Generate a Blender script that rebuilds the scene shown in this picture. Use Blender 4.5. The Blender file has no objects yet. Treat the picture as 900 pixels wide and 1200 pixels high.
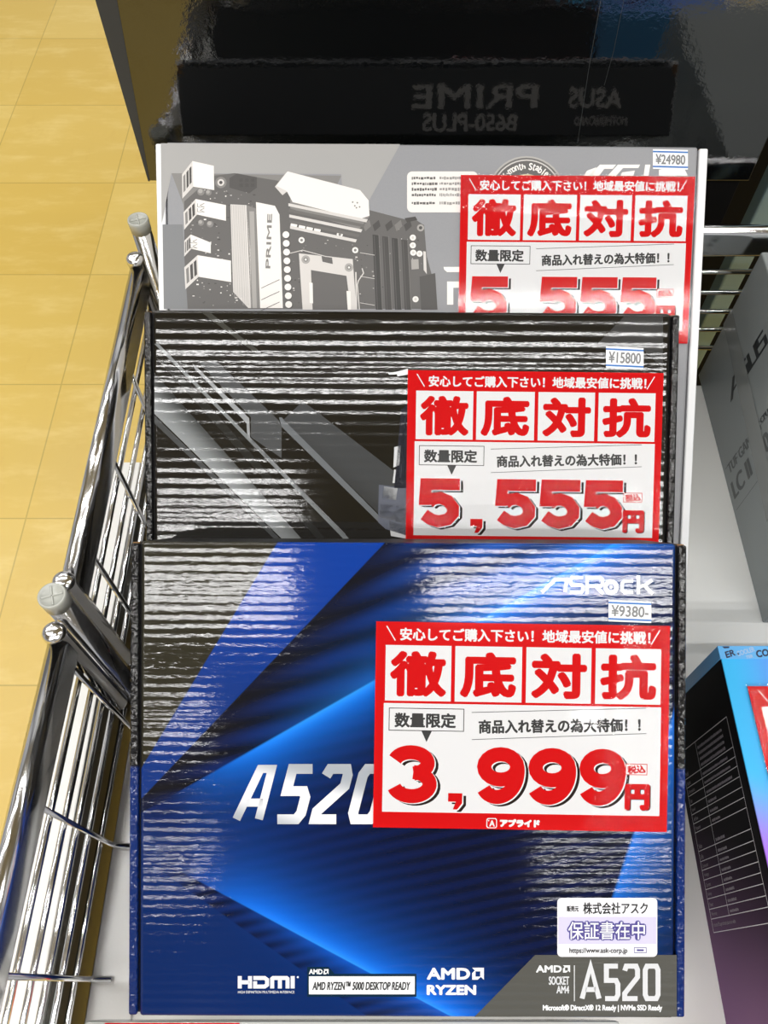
import bpy, bmesh, math, random
from mathutils import Vector, Matrix
random.seed(7)
SC = bpy.context.scene
COL = SC.collection
PI = math.pi

# ------------------------------------------------------------------ camera, world, lights, exposure
TH = math.radians(59.25)          # the camera looks down by this much
FPX = 940.0                       # focal length for a 900 px wide frame
HC = 1.207                        # camera height
SN, CS = math.sin(TH), math.cos(TH)
cd = bpy.data.cameras.new('camera'); cam = bpy.data.objects.new('camera', cd); COL.objects.link(cam)
cam.location = (0, 0, HC); cam.rotation_euler = (PI/2 - TH, 0, 0)
cd.sensor_fit = 'HORIZONTAL'; cd.sensor_width = 36; cd.lens = 36*FPX/900; cd.clip_start = .01
SC.camera = cam
SC.view_settings.view_transform = 'Standard'; SC.view_settings.look = 'None'
SC.view_settings.gamma = 1; SC.view_settings.use_curve_mapping = False
SC.view_settings.exposure = 0.08
SC.cycles.max_bounces = 8; SC.cycles.caustics_reflective = False
SC.cycles.caustics_refractive = False; SC.cycles.sample_clamp_indirect = 6

w = bpy.data.worlds.new('store_air'); SC.world = w; w.use_nodes = True
nt = w.node_tree; bg = nt.nodes['Background']
tc = nt.nodes.new('ShaderNodeTexCoord'); mp = nt.nodes.new('ShaderNodeMapping'); nz = nt.nodes.new('ShaderNodeTexNoise'); cr = nt.nodes.new('ShaderNodeValToRGB')
mp.inputs['Scale'].default_value = (3, 3, 1.2); nz.inputs['Scale'].default_value = 2.2; nz.inputs['Detail'].default_value = 3
cr.color_ramp.elements[0].position = .38; cr.color_ramp.elements[0].color = (.22, .22, .23, 1)
cr.color_ramp.elements[1].position = .62; cr.color_ramp.elements[1].color = (1.0, .98, .95, 1)
nt.links.new(tc.outputs['Generated'], mp.inputs['Vector']); nt.links.new(mp.outputs[0], nz.inputs['Vector'])
nt.links.new(nz.outputs[0], cr.inputs[0]); nt.links.new(cr.outputs[0], bg.inputs['Color'])
bg.inputs['Strength'].default_value = 0.6

def lamp(x0, x1, y, power_m, wid=.032, z=2.72):
    l = bpy.data.lights.new('ceiling_and_fill_lamp', 'AREA'); l.shape = 'RECTANGLE'
    l.size = x1-x0; l.size_y = wid; l.energy = power_m*(x1-x0); l.color = (1, .992, .98)
    o = bpy.data.objects.new('ceiling_and_fill_lamp', l); COL.objects.link(o); o.location = ((x0+x1)/2, y, z)
LP = 5.6
for x0, x1, y in ((-1.4, -.30, -1.14), (.14, 1.5, -1.14), (-1.4, -.32, -1.26), (.16, 1.5, -1.26), (-2.1, -.66, -1.80), (.72, 2.1, -1.80), (-2.2, -.74, -2.65), (.66, 2.2, -2.65),
                  (-1.4, 1.6, -.63), (-2.6, -.9, .55), (.9, 2.2, .55), (.35, 1.6, .2), (-1.4, -.3, .2), (-2.8, -.5, 1.2), (-2.8, -.5, 1.9), (-2, 2, 2.6)):  # some rows ahead of the camera are added to brighten floor, shelf and cards
    lamp(x0, x1, y, LP)

# ------------------------------------------------------------------ helpers
def srgb(c):
    f = lambda v: (v/255/12.92) if v/255 <= .04045 else ((v/255+.055)/1.055)**2.4
    return (f(c[0]), f(c[1]), f(c[2]), 1)
CUR = None
class X:                                   # arithmetic on shader sockets
    def __init__(s, v): s.v = v
    def _op(a, op, b=None, c=None, clamp=False):
        n = CUR.nodes.new('ShaderNodeMath'); n.operation = op; n.use_clamp = clamp
        for i, q in enumerate((a, b, c)):
            if q is None: continue
            q = q.v if isinstance(q, X) else q
            if isinstance(q, (int, float)): n.inputs[i].default_value = q
            else: CUR.links.new(q, n.inputs[i])
        return X(n.outputs[0])
    def __add__(a, b): return a._op('ADD', b)
    __radd__ = __add__
    def __sub__(a, b): return a._op('SUBTRACT', b)
    def __rsub__(a, b): return X(b)._op('SUBTRACT', a)
    def __mul__(a, b): return a._op('MULTIPLY', b)
    __rmul__ = __mul__
    def __truediv__(a, b): return a._op('DIVIDE', b)
    def __neg__(a): return a._op('MULTIPLY', -1.0)
def sm(x, a, b):                           # 0..1 between a and b, smooth
    n = CUR.nodes.new('ShaderNodeMapRange'); n.interpolation_type = 'SMOOTHSTEP'
    CUR.links.new(x.v, n.inputs[0]); n.inputs[1].default_value = a; n.inputs[2].default_value = b
    return X(n.outputs[0])
def sm_(x, a, b): return sm(x, a, b) if a < b else 1.0 - sm(x, b, a)
def sin_(x): return x._op('SINE')
def exp_(x): return x._op('EXPONENT')
def min_(a, b): return a._op('MINIMUM', b)
def max_(a, b): return a._op('MAXIMUM', b)
def abs_(a): return a._op('ABSOLUTE')
def mixc(a, b, f):
    n = CUR.nodes.new('ShaderNodeMix'); n.data_type = 'RGBA'
    for s, q in ((n.inputs[6], a), (n.inputs[7], b)):
        if isinstance(q, tuple): s.default_value = srgb(q) if len(q) == 3 else q
        else: CUR.links.new(q, s)
    if isinstance(f, X): CUR.links.new(f.v, n.inputs[0])
    else: n.inputs[0].default_value = f
    return n.outputs[2]
def coords():
    t = CUR.nodes.new('ShaderNodeTexCoord'); s = CUR.nodes.new('ShaderNodeSeparateXYZ')
    CUR.links.new(t.outputs['Object'], s.inputs[0])
    return X(s.outputs[0]), X(s.outputs[1]), X(s.outputs[2])
def vec(x, y, z):
    n = CUR.nodes.new('ShaderNodeCombineXYZ')
    for i, q in enumerate((x, y, z)):
        if isinstance(q, X): CUR.links.new(q.v, n.inputs[i])
        else: n.inputs[i].default_value = q
    return n.outputs[0]
def noise(v, scale, detail=2.0, rough=.5):
    n = CUR.nodes.new('ShaderNodeTexNoise'); n.inputs['Scale'].default_value = scale; n.inputs['Detail'].default_value = detail
    n.inputs['Roughness'].default_value = rough
    CUR.links.new(v, n.inputs['Vector']); return X(n.outputs[0])
MATS = {}
def material(name, color=None, rough=.5, metal=0., spec=.5, colfn=None, bumpfn=None, coat=0.):
    if name in MATS: return MATS[name]
    global CUR
    m = bpy.data.materials.new(name); m.use_nodes = True; CUR = m.node_tree
    b = CUR.nodes['Principled BSDF']
    b.inputs['Roughness'].default_value = rough; b.inputs['Metallic'].default_value = metal
    b.inputs['Specular IOR Level'].default_value = spec; b.inputs['Coat Weight'].default_value = coat
    b.inputs['Coat Roughness'].default_value = .08
    if colfn: CUR.links.new(colfn(), b.inputs['Base Color'])
    else: b.inputs['Base Color'].default_value = srgb(color)
    if bumpfn:
        h = bumpfn(); n = CUR.nodes.new('ShaderNodeBump'); n.inputs['Strength'].default_value = 1; n.inputs['Distance'].default_value = 1
        CUR.links.new(h.v, n.inputs['Height']); CUR.links.new(n.outputs[0], b.inputs['Normal'])
        if coat: CUR.links.new(n.outputs[0], b.inputs['Coat Normal'])
    MATS[name] = m
    return m
def ridges(pitch, amp, fine=1.0, lo=0., wob=.0006):
    def f():
        x, y, z = coords()
        warp = noise(vec(x*6, 0., z*60), 1.0, 2) * wob * 2
        r = sin_((z + warp)*(2*PI/pitch)) * amp
        k = noise(vec(x*25, 0., z*90), 1.0, 1)
        f1 = noise(vec(x*260, y*260, z*700), 1.0, 2.5) * (.00009*fine)
        return r*(.55 + k*.9) + f1
    return f
def crinkle(scale, amp, detail=3):
    def f():
        x, y, z = coords(); return noise(vec(x, y, z), scale, detail, .6) * amp
    return f

def link(name, me, parent=None, mats=()):
    o = bpy.data.objects.new(name, me); COL.objects.link(o)
    for m in mats if isinstance(mats, (list, tuple)) else (mats,): me.materials.append(m)
    if parent: o.parent = parent
    return o
def from_bm(name, bm, m, parent=None, smooth=False):
    bmesh.ops.recalc_face_normals(bm, faces=bm.faces)
    me = bpy.data.meshes.new(name); bm.to_mesh(me); bm.free()
    if smooth:
        for p in me.polygons: p.use_smooth = True
    return link(name, me, parent, m)
def tag(o, label=None, cat=None, group=None, kind=None):
    for k, v in (('label', label), ('category', cat), ('group', group), ('kind', kind)):
        if v: o[k] = v
    return o
def empty(name, loc, rot=(0, 0, 0)):
    o = bpy.data.objects.new(name, None); COL.objects.link(o); o.location = loc; o.rotation_euler = rot; o.empty_display_size = .02
    return o
def add_box(bm, a, b, bev=0., seg=2):
    r = bmesh.ops.create_cube(bm, size=1); vs = r['verts']
    for v in vs: v.co = Vector([(a[i]+b[i])/2 + v.co[i]*(b[i]-a[i]) for i in range(3)])
    if bev:
        es = list({e for v in vs for e in v.link_edges})
        bmesh.ops.bevel(bm, geom=es, offset=bev, segments=seg, profile=.5, affect='EDGES')
def box(name, a, b, m, parent=None, bev=0., seg=2):
    bm = bmesh.new(); add_box(bm, a, b, bev, seg); o = from_bm(name, bm, m, parent)
    return o
def add_tube(bm, pts, r, n=12, cap=True, sx=1., sz=1.):
    pts = [Vector(p) for p in pts]; rings = []
    for i, p in enumerate(pts):
        d = (pts[min(i+1, len(pts)-1)] - pts[max(i-1, 0)]).normalized()
        up = Vector((0, 0, 1)) if abs(d.z) < .9 else Vector((1, 0, 0))
        a = d.cross(up).normalized(); b = a.cross(d).normalized()
        rings.append([bm.verts.new(p + a*(r*sx*math.cos(2*PI*k/n)) + b*(r*sz*math.sin(2*PI*k/n))) for k in range(n)])
    for A, B in zip(rings, rings[1:]):
        for k in range(n): bm.faces.new((A[k], A[(k+1) % n], B[(k+1) % n], B[k]))
    if cap:
        bm.faces.new(rings[0][::-1]); bm.faces.new(rings[-1])
def tube(name, pts, r, m, parent=None, n=14, **k):
    bm = bmesh.new(); add_tube(bm, pts, r, n, **k); return from_bm(name, bm, m, parent, True)
def add_lathe(bm, prof, c, n=24):
    rings = [[bm.verts.new((c[0]+r*math.cos(2*PI*k/n), c[1]+r*math.sin(2*PI*k/n), c[2]+z)) for k in range(n)] for r, z in prof]
    for A, B in zip(rings, rings[1:]):
        for k in range(n): bm.faces.new((A[k], A[(k+1) % n], B[(k+1) % n], B[k]))
    bm.faces.new(rings[0][::-1]); bm.faces.new(rings[-1])
def lathe(name, prof, c, m, parent=None, n=28):
    bm = bmesh.new(); add_lathe(bm, prof, c, n); return from_bm(name, bm, m, parent, True)

def ray(px, py):                           # direction through a point of the photograph, unit depth along the view axis
    u, v = (px-450)/FPX, (600-py)/FPX
    return Vector((u, CS + v*SN, -SN + v*CS))
CAM = Vector((0, 0, HC))

# ------------------------------------------------------------------ flat printing: letters, strokes, shapes in a 2D frame (y down)
GL = {}
def glyphs(s, shear=0.):
    key = (s, shear)
    if key not in GL:
        c = bpy.data.curves.new('t', 'FONT'); c.body = s; c.size = 1; c.shear = shear; c.resolution_u = 4
        o = bpy.data.objects.new('t', c); COL.objects.link(o)
        bpy.context.view_layer.update()
        me = bpy.data.meshes.new_from_object(o.evaluated_get(bpy.context.evaluated_depsgraph_get()))
        vs = [(v.co.x, v.co.y) for v in me.vertices]; fs = [tuple(p.vertices) for p in me.polygons]
        bpy.data.objects.remove(o); bpy.data.curves.remove(c); bpy.data.meshes.remove(me)
        xs = [v[0] for v in vs]; ys = [v[1] for v in vs]
        x0, y0 = min(xs), min(ys); W = max(xs)-x0; H = max(ys)-y0
        GL[key] = ([((x-x0)/W, (y-y0)/H) for x, y in vs], fs, W/H)
    return GL[key]
class Print:
    """one printed layer: collects flat shapes in a 2D frame and links them as ONE mesh"""
    def __init__(s, mapping, layer=1): s.map, s.l, s.v, s.f, s.m, s.mats = mapping, layer, [], [], [], []
    def mi(s, m):
        if m not in s.mats: s.mats.append(m)
        return s.mats.index(m)
    def raw(s, vs, fs, m, dl=0.):
        b = len(s.v); k = s.mi(m)
        s.v += [s.map(x, y, s.l+dl) for x, y in vs]; s.f += [tuple(b+i for i in f) for f in fs]; s.m += [k]*len(fs)
    def text(s, t, rect, m, bold=0., shear=0., rot=0., dl=0., dx=0., dy=0.):
        vs, fs, _ = glyphs(t, shear); x0, y0, x1, y1 = rect
        x0 += bold; x1 -= bold; y0 += bold; y1 -= bold
        cx, cy = (x0+x1)/2, (y0+y1)/2; c, q = math.cos(rot), math.sin(rot)
        P = [(x0+x*(x1-x0), y1-y*(y1-y0)) for x, y in vs]
        P = [(cx+(x-cx)*c-(y-cy)*q+dx, cy+(x-cx)*q+(y-cy)*c+dy) for x, y in P]
        s.raw(P, fs, m, dl)
        if bold:
            n = 10 if bold > 2 else 6
            for k in range(n):
                a = 2*PI*k/n; s.raw([(x+bold*math.cos(a), y+bold*math.sin(a)) for x, y in P], fs, m, dl - .05*(k+1))
    def poly(s, pts, m, dl=0.): s.raw(pts, [tuple(range(len(pts)))], m, dl)
    def rect(s, x0, y0, x1, y1, m, dl=0.): s.poly([(x0, y0), (x1, y0), (x1, y1), (x0, y1)], m, dl)
    def rrect(s, x0, y0, x1, y1, r, m, dl=0.):
        P = []
        for cx, cy, a0 in ((x1-r, y0+r, -90), (x1-r, y1-r, 0), (x0+r, y1-r, 90), (x0+r, y0+r, 180)):
            for k in range(6):
                a = math.radians(a0+k*18); P.append((cx+r*math.cos(a), cy+r*math.sin(a)))
        s.poly(P, m, dl)
    def line(s, pts, w, m, closed=False, dl=0.):           # ribbon with mitred joints
        n = len(pts); L, R = [], []
        for i in range(n):
            p = Vector(pts[i]); a = Vector(pts[i-1]) if (i or closed) else None; b = Vector(pts[(i+1) % n]) if (i < n-1 or closed) else None
            d1 = (p-a).normalized() if a is not None else None; d2 = (b-p).normalized() if b is not None else None
            d1 = d1 or d2; d2 = d2 or d1
            n1 = Vector((-d1.y, d1.x)); n2 = Vector((-d2.y, d2.x)); mt = (n1+n2)
            mt = mt.normalized() if mt.length > 1e-6 else n1
            k = w/2/max(.35, mt.dot(n1)); L.append(tuple(p+mt*k)); R.append(tuple(p-mt*k))
        V = L+R; F = [(i, (i+1) % n, n+(i+1) % n, n+i) for i in range(n if closed else n-1)]
        s.raw(V, F, m, dl)
    def frame(s, x0, y0, x1, y1, w, m, dl=0.): s.line([(x0, y0), (x1, y0), (x1, y1), (x0, y1)], w, m, True, dl)
    def disc(s, cx, cy, r, m, ry=None, dl=0., n=16): s.poly([(cx+r*math.cos(2*PI*k/n), cy+(ry or r)*math.sin(2*PI*k/n)) for k in range(n)], m, dl)
    def strokes(s, rect, shapes, w, m, slant=0., dl=0.):   # shapes in a 0..1 frame (y up), each (points, closed)
        x0, y0, x1, y1 = rect
        for pts, cl in shapes:
            s.line([(x0+x*(x1-x0)+slant*(y)*(y1-y0), y1-y*(y1-y0)) for x, y in pts], w, m, cl, dl)
    def build(s, name, parent, label=None):
        me = bpy.data.meshes.new(name); me.from_pydata(s.v, [], s.f); me.update()
        for m in s.mats: me.materials.append(m)
        me.polygons.foreach_set('material_index', s.m)
        o = bpy.data.objects.new(name, me); COL.objects.link(o); o.parent = parent
        if label: o['label'] = label
        return o
LETTER = {  # squarish display capitals as strokes
    'A': [([(0, 0), (.42, 1), (.85, 1), (.85, 0)], False), ([(.2, .33), (.85, .33)], False)],
    '5': [([(1, 1), (.1, 1), (.1, .56), (.85, .56), (1, .44), (1, .12), (.85, 0), (0, 0)], False)],
    '2': [([(0, .86), (.12, 1), (.88, 1), (1, .88), (1, .66), (0, .16), (0, 0), (1, 0)], False)],
    '0': [([(.14, 0), (.86, 0), (1, .12), (1, .88), (.86, 1), (.14, 1), (0, .88), (0, .12)], True)],
}
# ------------------------------------------------------------------ plain materials
chrome = material('chrome', (232, 233, 236), .13, 1.0, bumpfn=crinkle(60, .00004, 2))
chrome_dull = material('dull_steel', (206, 206, 206), .42, 1.0, bumpfn=crinkle(220, .00012))
white_board = material('white_board', (244, 244, 241), .45)
clear_plastic = material('cloudy_plastic', (176, 178, 172), .25)
shelf_white = material('shelf_white', (248, 248, 245), .4)
black_matte = material('black_matte', (7, 7, 8), .7, 0, .15)
grey_edge = material('grey_edge', (56, 58, 60), .6)
steel_blue = material('grey_blue_paint', (126, 152, 160), .5)
raw_board = material('raw_cardboard', (150, 112, 70), .8)
ink_white = material('ink_white', (240, 240, 240), .4)
ink_black = material('ink_black', (24, 24, 26), .5)
card_red = material('card_red', (222, 0, 8), .6, spec=.1)
card_white = material('card_white', (247, 247, 249), .6, spec=.1)
card_shadow = material('card_black', (38, 24, 22), .6, spec=.1)
tag_blue = material('tag_blue', (30, 110, 190), .5)
tag_grey = material('tag_grey', (120, 122, 124), .5)

def film_mat(name, zone, tilt=0.):
    global CUR
    m = bpy.data.materials.new(name); m.use_nodes = True; CUR = m.node_tree
    for n in list(CUR.nodes):
        if n.type == 'BSDF_PRINCIPLED': CUR.nodes.remove(n)
    out = [n for n in CUR.nodes if n.type == 'OUTPUT_MATERIAL'][0]
    x, y, z = coords()
    h = noise(vec(x, y, z*1.6), 210, 3, .62)*.0008*zone(x, z) + noise(vec(x, y, z), 25, 1)*.00008 + z*tilt
    b = CUR.nodes.new('ShaderNodeBump'); b.inputs['Strength'].default_value = 1; b.inputs['Distance'].default_value = 1
    CUR.links.new(h.v, b.inputs['Height'])
    fr = CUR.nodes.new('ShaderNodeFresnel'); fr.inputs[0].default_value = 1.38
    tr = CUR.nodes.new('ShaderNodeBsdfTransparent'); gl = CUR.nodes.new('ShaderNodeBsdfGlossy'); mx = CUR.nodes.new('ShaderNodeMixShader')
    gl.inputs['Roughness'].default_value = .07
    CUR.links.new(b.outputs[0], gl.inputs['Normal']); CUR.links.new(fr.outputs[0], mx.inputs[0])
    CUR.links.new(tr.outputs[0], mx.inputs[1]); CUR.links.new(gl.outputs[0], mx.inputs[2]); CUR.links.new(mx.outputs[0], out.inputs['Surface'])
    return m

# ------------------------------------------------------------------ the room
def floor_col():
    x, y, z = coords()
    fx = abs_(((x + .624 + 30.)/.30)._op('FRACT') - .5); fy = abs_(((y - .405 + 30.)/.30)._op('FRACT') - .5)
    seam = sm(max_(fx, fy), .4945, .4975)
    cell = CUR.nodes.new('ShaderNodeTexWhiteNoise'); cell.noise_dimensions = '2D'
    CUR.links.new(vec(((x+30.624)/.30)._op('FLOOR'), ((y+29.595)/.30)._op('FLOOR'), 0.), cell.inputs['Vector'])
    c = mixc((222, 189, 94), (229, 199, 109), X(cell.outputs[0]))
    c = mixc(c, (246, 222, 146), sm(noise(vec(x*3, y*9, 0.), 2.2, 4, .65), .45, .8)*.55)
    c = mixc(c, (214, 178, 88), sm(noise(vec(x*14, y*4, 3.), 2.0, 5, .7), .55, .85)*.5)
    c = mixc(c, (168, 142, 66), seam*.55)
    return c
f = box('floor', (-4, -4, -.05), (4, 5, 0), material('yellow_tile', rough=.3, colfn=floor_col, bumpfn=crinkle(9, .0006, 2)))
tag(f, kind='structure')
c = box('ceiling', (-4, -4, 2.8), (4, 5, 2.85), material('ceiling_white', (150, 150, 150), .8))
tag(c, kind='structure')

# ------------------------------------------------------------------ the wire rack
ZS = HC - .5335                      # top of the white shelf board
XL, YB = -.1725, .468                # left fence, back fence
rack = tag(empty('wire_rack', (0, .2, 0)), 'chrome wire display rack with white shelf board and low wire fences', 'rack')
rack.location = (0, 0, 0)
box('shelf_board', (-.166, -.06, ZS-.02), (.75, .444, ZS), shelf_white, rack, .002)
box('side_plate', (-.168, -.045, ZS-.03), (-.1415, .44, ZS+.0016), chrome_dull, rack, .0008)
def post(x, y, ztop):
    p = lathe('post', [(.0068, 0), (.0068, ztop-.004)], (x, y, 0), chrome, rack)
    cpl = lathe('post_cap', [(.0071, ztop-.010), (.0073, ztop-.002), (.0071, ztop-.0004), (.0064, ztop), (.0060, ztop-.0012), (.0002, ztop-.0012)], (x, y, 0), clear_plastic, p)
    bm = bmesh.new()
    for a in (.3, 1.87):
        d = Vector((math.cos(a), math.sin(a), 0))*.0052
        add_tube(bm, [Vector((x, y, ztop-.0009))-d, Vector((x, y, ztop-.0009))+d], .0005, 6)
    from_bm('cap_cross', bm, clear_plastic, p)
    return p
post(-.1683, .1714, HC-.370); post(-.1700, .457, HC-.372)
ZR = HC-.4005                         # middle height of the fence rails
WD = (.430, .451, .4715, .492, .514)
def fence(name, a, b, rods, tubes=True):
    e = empty(name, (0, 0, 0)); e.parent = rack
    a, b = Vector(a), Vector(b); d = (b-a).normalized(); nrm = Vector((d.y, -d.x, 0))
    bm = bmesh.new(); N = 8                                 # tall oval rail
    prof = [(.0052*math.cos(t), .0078+.0052*math.sin(t)) for t in [PI*k/N for k in range(N+1)]] + [(.0052*math.cos(t), -.0078+.0052*math.sin(t)) for t in [PI+PI*k/N for k in range(N+1)]]
    rings = []
    for p in (a, b): rings.append([bm.verts.new(p + nrm*u + Vector((0, 0, ZR+v))) for u, v in prof])
    n = len(prof)
    for k in range(n): bm.faces.new((rings[0][k], rings[0][(k+1) % n], rings[1][(k+1) % n], rings[1][k]))
    bm.faces.new(rings[0][::-1]); bm.faces.new(rings[1]); from_bm('rail', bm, chrome, e, True)
    for dz in WD: tube('wire', [a+Vector((0, 0, HC-dz)), b+Vector((0, 0, HC-dz))], .0019, chrome, e, 8)
    for t in rods:
        p = a.lerp(b, t) + nrm*-.0032 if name == 'x' else a.lerp(b, t)
        q = p + nrm*.0034
        tube('upright', [q+Vector((0, 0, ZR-.005)), q+Vector((0, 0, ZS+.012)), q+nrm*.004+Vector((0, 0, ZS+.004)), q+nrm*.012+Vector((0, 0, ZS+.0035))], .0016, chrome, e, 8)
    if tubes:
        for p, s in ((a, 1), (b, -1)):
            q = p
            lathe('end_tube', [(.0057, -.1), (.0057, .0135), (.0061, .0136), (.0061, .0165), (.005, .0182), (.0025, .0188)], (q.x, q.y, ZR), chrome, e, 20)
    return e
def ts(ys, y0, y1): return [(y-y0)/(y1-y0) for y in ys]
fence('side_fence', (XL, -.10, 0), (XL+.0035, .157, 0), ts((-.065, .005, .076, .147), -.10, .157))
fence('side_fence', (XL+.0025, .186, 0), (XL+.0015, .431, 0), ts((.213, .28, .35, .41), .186, .431))
fence('back_fence', (XL+.015, YB, 0), (.62, YB, 0), [.12, .3, .5, .7, .93], False)
box('side_strip', (XL-.0085, -.12, ZS-.03), (XL-.0045, .43, HC-.496), material('dark_strip', (70, 70, 66), .4, .6), rack, .0005)  # dark strip filling the gap outside the lower wires
# front price strip
ps = box('price_strip', (-.150, -.032, HC-.50), (.118, -.0135, HC-.474), material('strip_plastic', (190, 192, 190), .12), rack, .002)
ptag = box('price_label', (-.139, -.031, HC-.4744), (-.072, -.0145, HC-.4735), card_red, ps)
# white board hanging outside the fence
wb = box('white_partition', (-.2145, -.14, 0), (-.1825, .34, HC-.498), white_board, None, .0008)
tag(wb, 'narrow white partition standing outside the chrome side fence', 'partition')

# ------------------------------------------------------------------ cartons
def mobo_box(name, label, ytop, ztop, a_deg, xl, xr, L, T, gam, side_m, lid_m, in_m, e=.0043, gap=.0013):
    """a flat carton leaning back; xl, xr: photograph columns of its top corners"""
    a = math.radians(a_deg); P = CAM + ray((xl+xr)/2, ytop)*ztop
    n = Vector((0, -math.sin(a), math.cos(a))); t = Vector((0, math.cos(a), math.sin(a)))
    base = P - t*L - n*T
    print(name, 'base z above shelf', base.z-ZS)
    W = (xr-xl)*ztop/FPX
    M = Matrix.Translation(base) @ Matrix.Rotation(-(PI/2-a), 4, 'X') @ Matrix.Rotation(math.radians(gam), 4, 'Y')
    r = empty(name, base); r.rotation_euler = M.to_euler(); tag(r, label, 'box', 'computer part boxes leaning in a row')
    M = Matrix.Translation(base) @ M.to_euler().to_matrix().to_4x4(); Mi = M.inverted()
    h = W/2
    box('carton', (-h+.0007, -T+.0042, 0), (h-.0007, 0, L-.0004), in_m, r, .0008)
    for s in (-1, 1):
        bm = bmesh.new()
        x0, x1 = sorted((s*h, s*(h-e)))
        add_box(bm, (x0, -T+.0004, .0008), (x1, -.001, L-.0008), .0011, 3)
        from_bm('side_wall', bm, side_m, r)
        box('raw_corner', (x0+.0006, -T+.0030, L-.0014), (x1-.0006, -T+.010, L-.0004), raw_board, r)
    ld = box('lid', (-h+e+gap, -T, .0006), (h-e-gap, -T+.0036, L), lid_m, r, .0017, 5)
    for p in ld.data.polygons: p.use_smooth = len(p.vertices) == 4 and p.area < .01
    o3 = Mi @ CAM
    def pm(px, py, layer=1):
        d = (Mi.to_3x3() @ ray(px, py)); yy = -T - .00008*layer
        k = (-T-o3.y)/d.y; q = o3 + d*k
        return (q.x, yy, q.z)
    return r, M, pm, W

def black_gloss(name, col, pitch, amp, rough=.2, fine=1.):
    amp *= .30; rough *= .4; fine *= .28
    return material(name, col, rough, 0, .5, bumpfn=ridges(pitch, amp, fine))

# ---- blue box art
K1 = FPX/.40
def art_blue():
    x, y, z = coords(); px = x*K1 + 476.5; py = 1192.5 - z*K1
    def dist(x1, y1, x2, y2):
        l = math.hypot(x2-x1, y2-y1); return (py-y1)*((x2-x1)/l) - (px-x1)*((y2-y1)/l)
    dC, dD = dist(256, 900, 440, 794), dist(200, 1015, 445, 1145)
    dA, dB = dist(165, 899, 322, 636), dist(198, 900, 447, 636)
    dE, dR = dist(340, 1125, 440, 1195), dist(690, 1125, 742, 965)
    ang = (py - 1010.)/(px + 420.)
    nzs = noise(vec(px*.004, py*.004, 0.), 1.0, 2)
    streak = sin_(ang*150. + nzs*3.0)*.5 + .5
    streak2 = sin_((py*.97 + px*.22)*.42 + nzs*4.)*.5 + .5
    # upper fan
    up = mixc((5, 9, 22), (10, 34, 92), streak)
    up2 = mixc((8, 26, 78), (26, 92, 196), streak*.75)
    c_up = mixc(up, up2, sm(px - py*.6, -60., 330.))
    c_up = mixc(c_up, (14, 14, 20), sm_(dB, 55., 0.)*.85)
    c_up = mixc(c_up, (30, 128, 232), exp_(dC/26.)*.55*sm(px, 250., 560.))
    c_up = mixc(c_up, (40, 140, 235), sm(px, 700., 800.)*.5)
    # inside of the wedge
    core = mixc((3, 9, 32), (6, 18, 58), streak2)
    core = mixc(core, (12, 60, 160), sm_(px, 560., 200.)*.12)
    core = mixc(core, (14, 112, 230), min_(exp_(dC/-25.)*1.1, 1.)*sm(px, 185., 330.))
    core = mixc(core, (60, 170, 250), exp_(dC/-5.)*.5*sm(px, 250., 380.))
    core = mixc(core, (12, 104, 226), min_(exp_(dD/31.)*1.15, 1.)*sm(px, 190., 330.)*sm_(px, 720., 520.))
    core = mixc(core, (60, 168, 250), exp_(dD/5.)*.5*sm(px, 240., 400.))
    core = mixc(core, (28, 118, 228), sm(dR, 0., 5.)*.85*exp_(dR/-34.))
    # below the wedge
    low = mixc((4, 14, 44), (10, 34, 90), streak2)
    low = mixc(low, (5, 37, 94), sm(dE, 0., 2.5))
    low = mixc(low, (12, 90, 205), exp_(dD/-14.)*.75*sm(px, 240., 420.))
    col = mixc(core, low, sm(dD, -1., 1.))
    col = mixc(col, c_up, sm_(dC, 1.5, -1.5))
    blue = mixc((13, 48, 118), (8, 56, 146), sm_(py, 860., 660.))
    tl = mixc((40, 38, 28), blue, sm(dA, -1., 1.))
    col = mixc(col, tl, sm_(dB, 1., -1.)*sm_(py, 985., 930.))
    col = mixc(col, (5, 37, 94), sm(py, 930., 990.)*sm_(px, 240., 170.))
    return col
blue_lid = material('blue_print', rough=.07, colfn=art_blue, bumpfn=ridges(.0045, .000015, .45))
def side_col(top, low, zz):
    def f():
        x, y, z = coords(); return mixc(low, top, sm(z, zz-.001, zz+.001))
    return f
blue_side = material('blue_side_print', rough=.09, colfn=side_col((22, 22, 24), (8, 40, 104), .125), bumpfn=crinkle(300, .0014, 1))
black_side = material('black_side_print', (20, 20, 21), .09, bumpfn=crinkle(300, .0014, 1))
white_side = material('white_side_board', (240, 241, 243), .45)
black_in = material('black_card', (10, 10, 11), .5)
grey_in = material('grey_card', (92, 92, 94), .5)

R1, PITCH2 = ridges(.0045, .00006, 1.), .0062
b1, M1, pm1, W1 = mobo_box('motherboard_box', 'shiny blue and black box at the front of the row with big A520 lettering', 636, .40, 30.75, 150, 803, .2375, .070, .25, blue_side, blue_lid, black_in)
def prt(col, name, rough=.2): return material(name, col, .1, bumpfn=ridges(.0045, .000018, .4))
p_white = prt((238, 240, 243), 'blue_box_white'); p_grey = prt((84, 84, 80), 'blue_box_grey'); p_lgrey = prt((214, 216, 220), 'blue_box_light_grey'); p_teal = prt((8, 40, 62), 'blue_box_teal')
def silver():
    x, y, z = coords(); return mixc((160, 166, 174), (236, 238, 242), sm(sin_(z*150.+x*40.), -1., 1.))
p_silver = material('silver_print', rough=.15, colfn=silver)
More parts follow.
